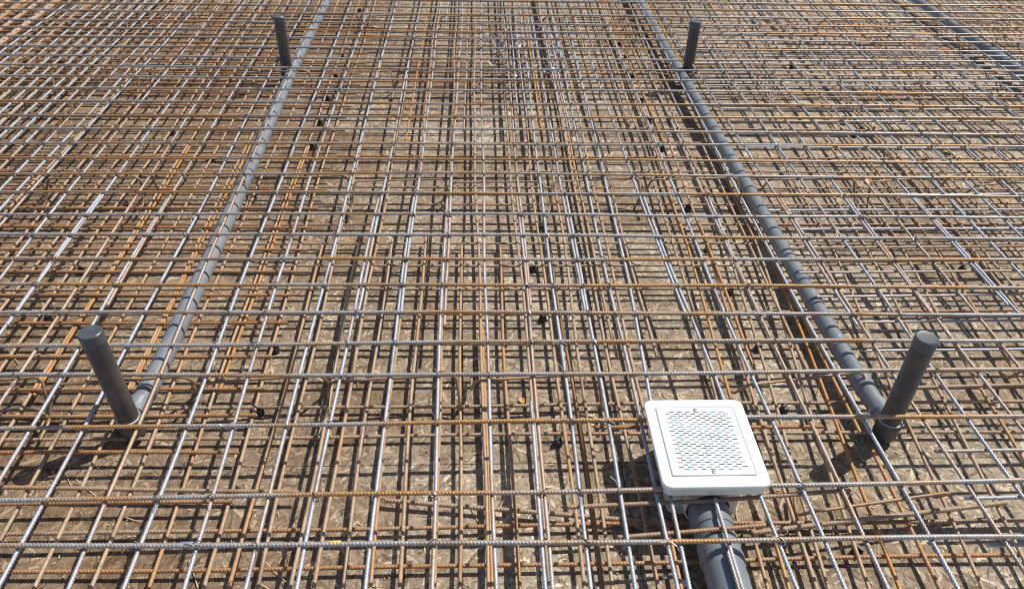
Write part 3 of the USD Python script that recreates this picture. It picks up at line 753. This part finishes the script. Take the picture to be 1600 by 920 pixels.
obj('wood_flakes', scatter(1100, lambda: flake(rng.uniform(.004, .013), rng.uniform(.001, .0035), .0008, rng.uniform(0, .4)), (-3, 3.4, 0.9, 4.5)), M_CHIP, kind='stuff', label='pale wood flakes and sawdust on the boards', category='wood flakes')
obj('straw_bits', scatter(130, lambda: flake(rng.uniform(.03, .10), rng.uniform(.0012, .0022), .0012, rng.uniform(0, .5)), (-2, 2.4, 0.95, 3.2), 0.1), M_STRAW, kind='stuff', label='thin straw bits lying on the boards', category='straw')
def offcut():
    l = rng.uniform(.03, .09); t = np.linspace(-.5, .5, 6); k = rng.uniform(-1.2, 1.2)
    return sweep(np.stack([t * l, k * l * t * t, 0.003 + 0.006 * np.abs(t)], -1), 0.0009, 4)


obj('wire_offcuts', scatter(70, offcut, (-2, 2.4, 0.95, 3.2), 0.1), M_WIRE, kind='stuff', label='dark offcuts of tie wire dropped on the boards', category='wire offcuts')
for (x, y, l) in ((-0.117, 1.275, 0.03), (-0.345, 1.262, 0.024)):
    m = flake(l, 0.011, 0.006, 0.1); m.apply_transform(trimesh.transformations.rotation_matrix(0.6, (0, 0, 1))); m.apply_translation((x, y, 0.003))
    obj('wood_chip', m, M_CHIP, label='pale wood chip on the boards ' + ('left of the ribbed slanting rebar below frame centre' if l > .025 else 'between lower bars near the bottom left centre'), category='wood chip')


def leaf_mesh(l):
    a = np.linspace(0, 1, 7); w = 0.3 * l * np.sin(a * math.pi) ** 0.8
    v = []
    for i, t in enumerate(a):
        z = 0.25 * l * (t - .5) ** 2 * 2
        v += [((t - .5) * l, -w[i], z + 0.15 * w[i]), ((t - .5) * l, 0, z), ((t - .5) * l, w[i], z + 0.35 * w[i])]
    f = []
    for i in range(6):
        q = 3 * i
        f += [(q, q + 3, q + 4), (q, q + 4, q + 1), (q + 1, q + 4, q + 5), (q + 1, q + 5, q + 2)]
    return trimesh.Trimesh(v, f, process=False)


for i, (x, y) in enumerate([(1.985, 3.70), (2.05, 3.72), (2.16, 3.36), (2.30, 3.42), (2.02, 3.18), (1.95, 3.36), (2.35, 3.12), (2.42, 3.3), (1.9, 3.75), (2.0, 3.05), (1.78, 3.12), (1.22, 3.50), (-1.23, 3.33), (0.13, 1.735)]):
    m = leaf_mesh(rng.uniform(.03, .055)); m.apply_transform(trimesh.transformations.euler_matrix(rng.uniform(-.3, .3), rng.uniform(-.3, .3), rng.uniform(0, 6))); m.apply_translation((x, y, 0.008))
    lone = {11: 'dry pale leaf lying just right of the right conduit', 12: 'dry orange leaf lying alone left of the left conduit', 13: 'curled orange leaf on the boards left of and beyond the white box'}
    obj('dry_leaf', m, M_LEAF, category='leaf', group=None if i in lone else 'dry leaves at right', label=lone.get(i, 'dry yellow leaf on the boards among the leaves at right'))
for i, (x, y, r) in enumerate(((0.502, 1.10, 0.010), (0.525, 1.055, 0.008), (0.455, 1.12, 0.006), (1.49, 1.16, 0.007))):
    m = trimesh.creation.icosphere(2, r); m.vertices *= (1.2, 0.9, 0.75); m.vertices += rng.normal(0, r * .04, m.vertices.shape); m.apply_translation((x, y, r * .7))
    obj('pebble', m, M_STONE, smooth=True, category='pebble', label=('largest pale pebble in the shade left of the drain pipe', 'pale pebble beside the drain pipe close to the bottom edge', 'smallest pale pebble left of the drain pipe', 'pale pebble on the boards near the right bottom corner')[i])
fo = []
for _ in range(150):
    l = rng.uniform(.015, .07); m = flake(l, rng.uniform(.004, .016), .001, rng.uniform(-1, 1.5))
    m.apply_transform(trimesh.transformations.euler_matrix(rng.uniform(-.9, .9), rng.uniform(-.9, .9), rng.uniform(0, 6.28)))
    m.apply_translation((rng.uniform(.03, .50), rng.uniform(4.25, 5.0), rng.uniform(.015, .08))); fo.append(m)
obj('foil_scraps', trimesh.util.concatenate(fo), M_FOIL, kind='stuff', label='crumpled shiny scraps heaped under the bars at far centre', category='scraps')
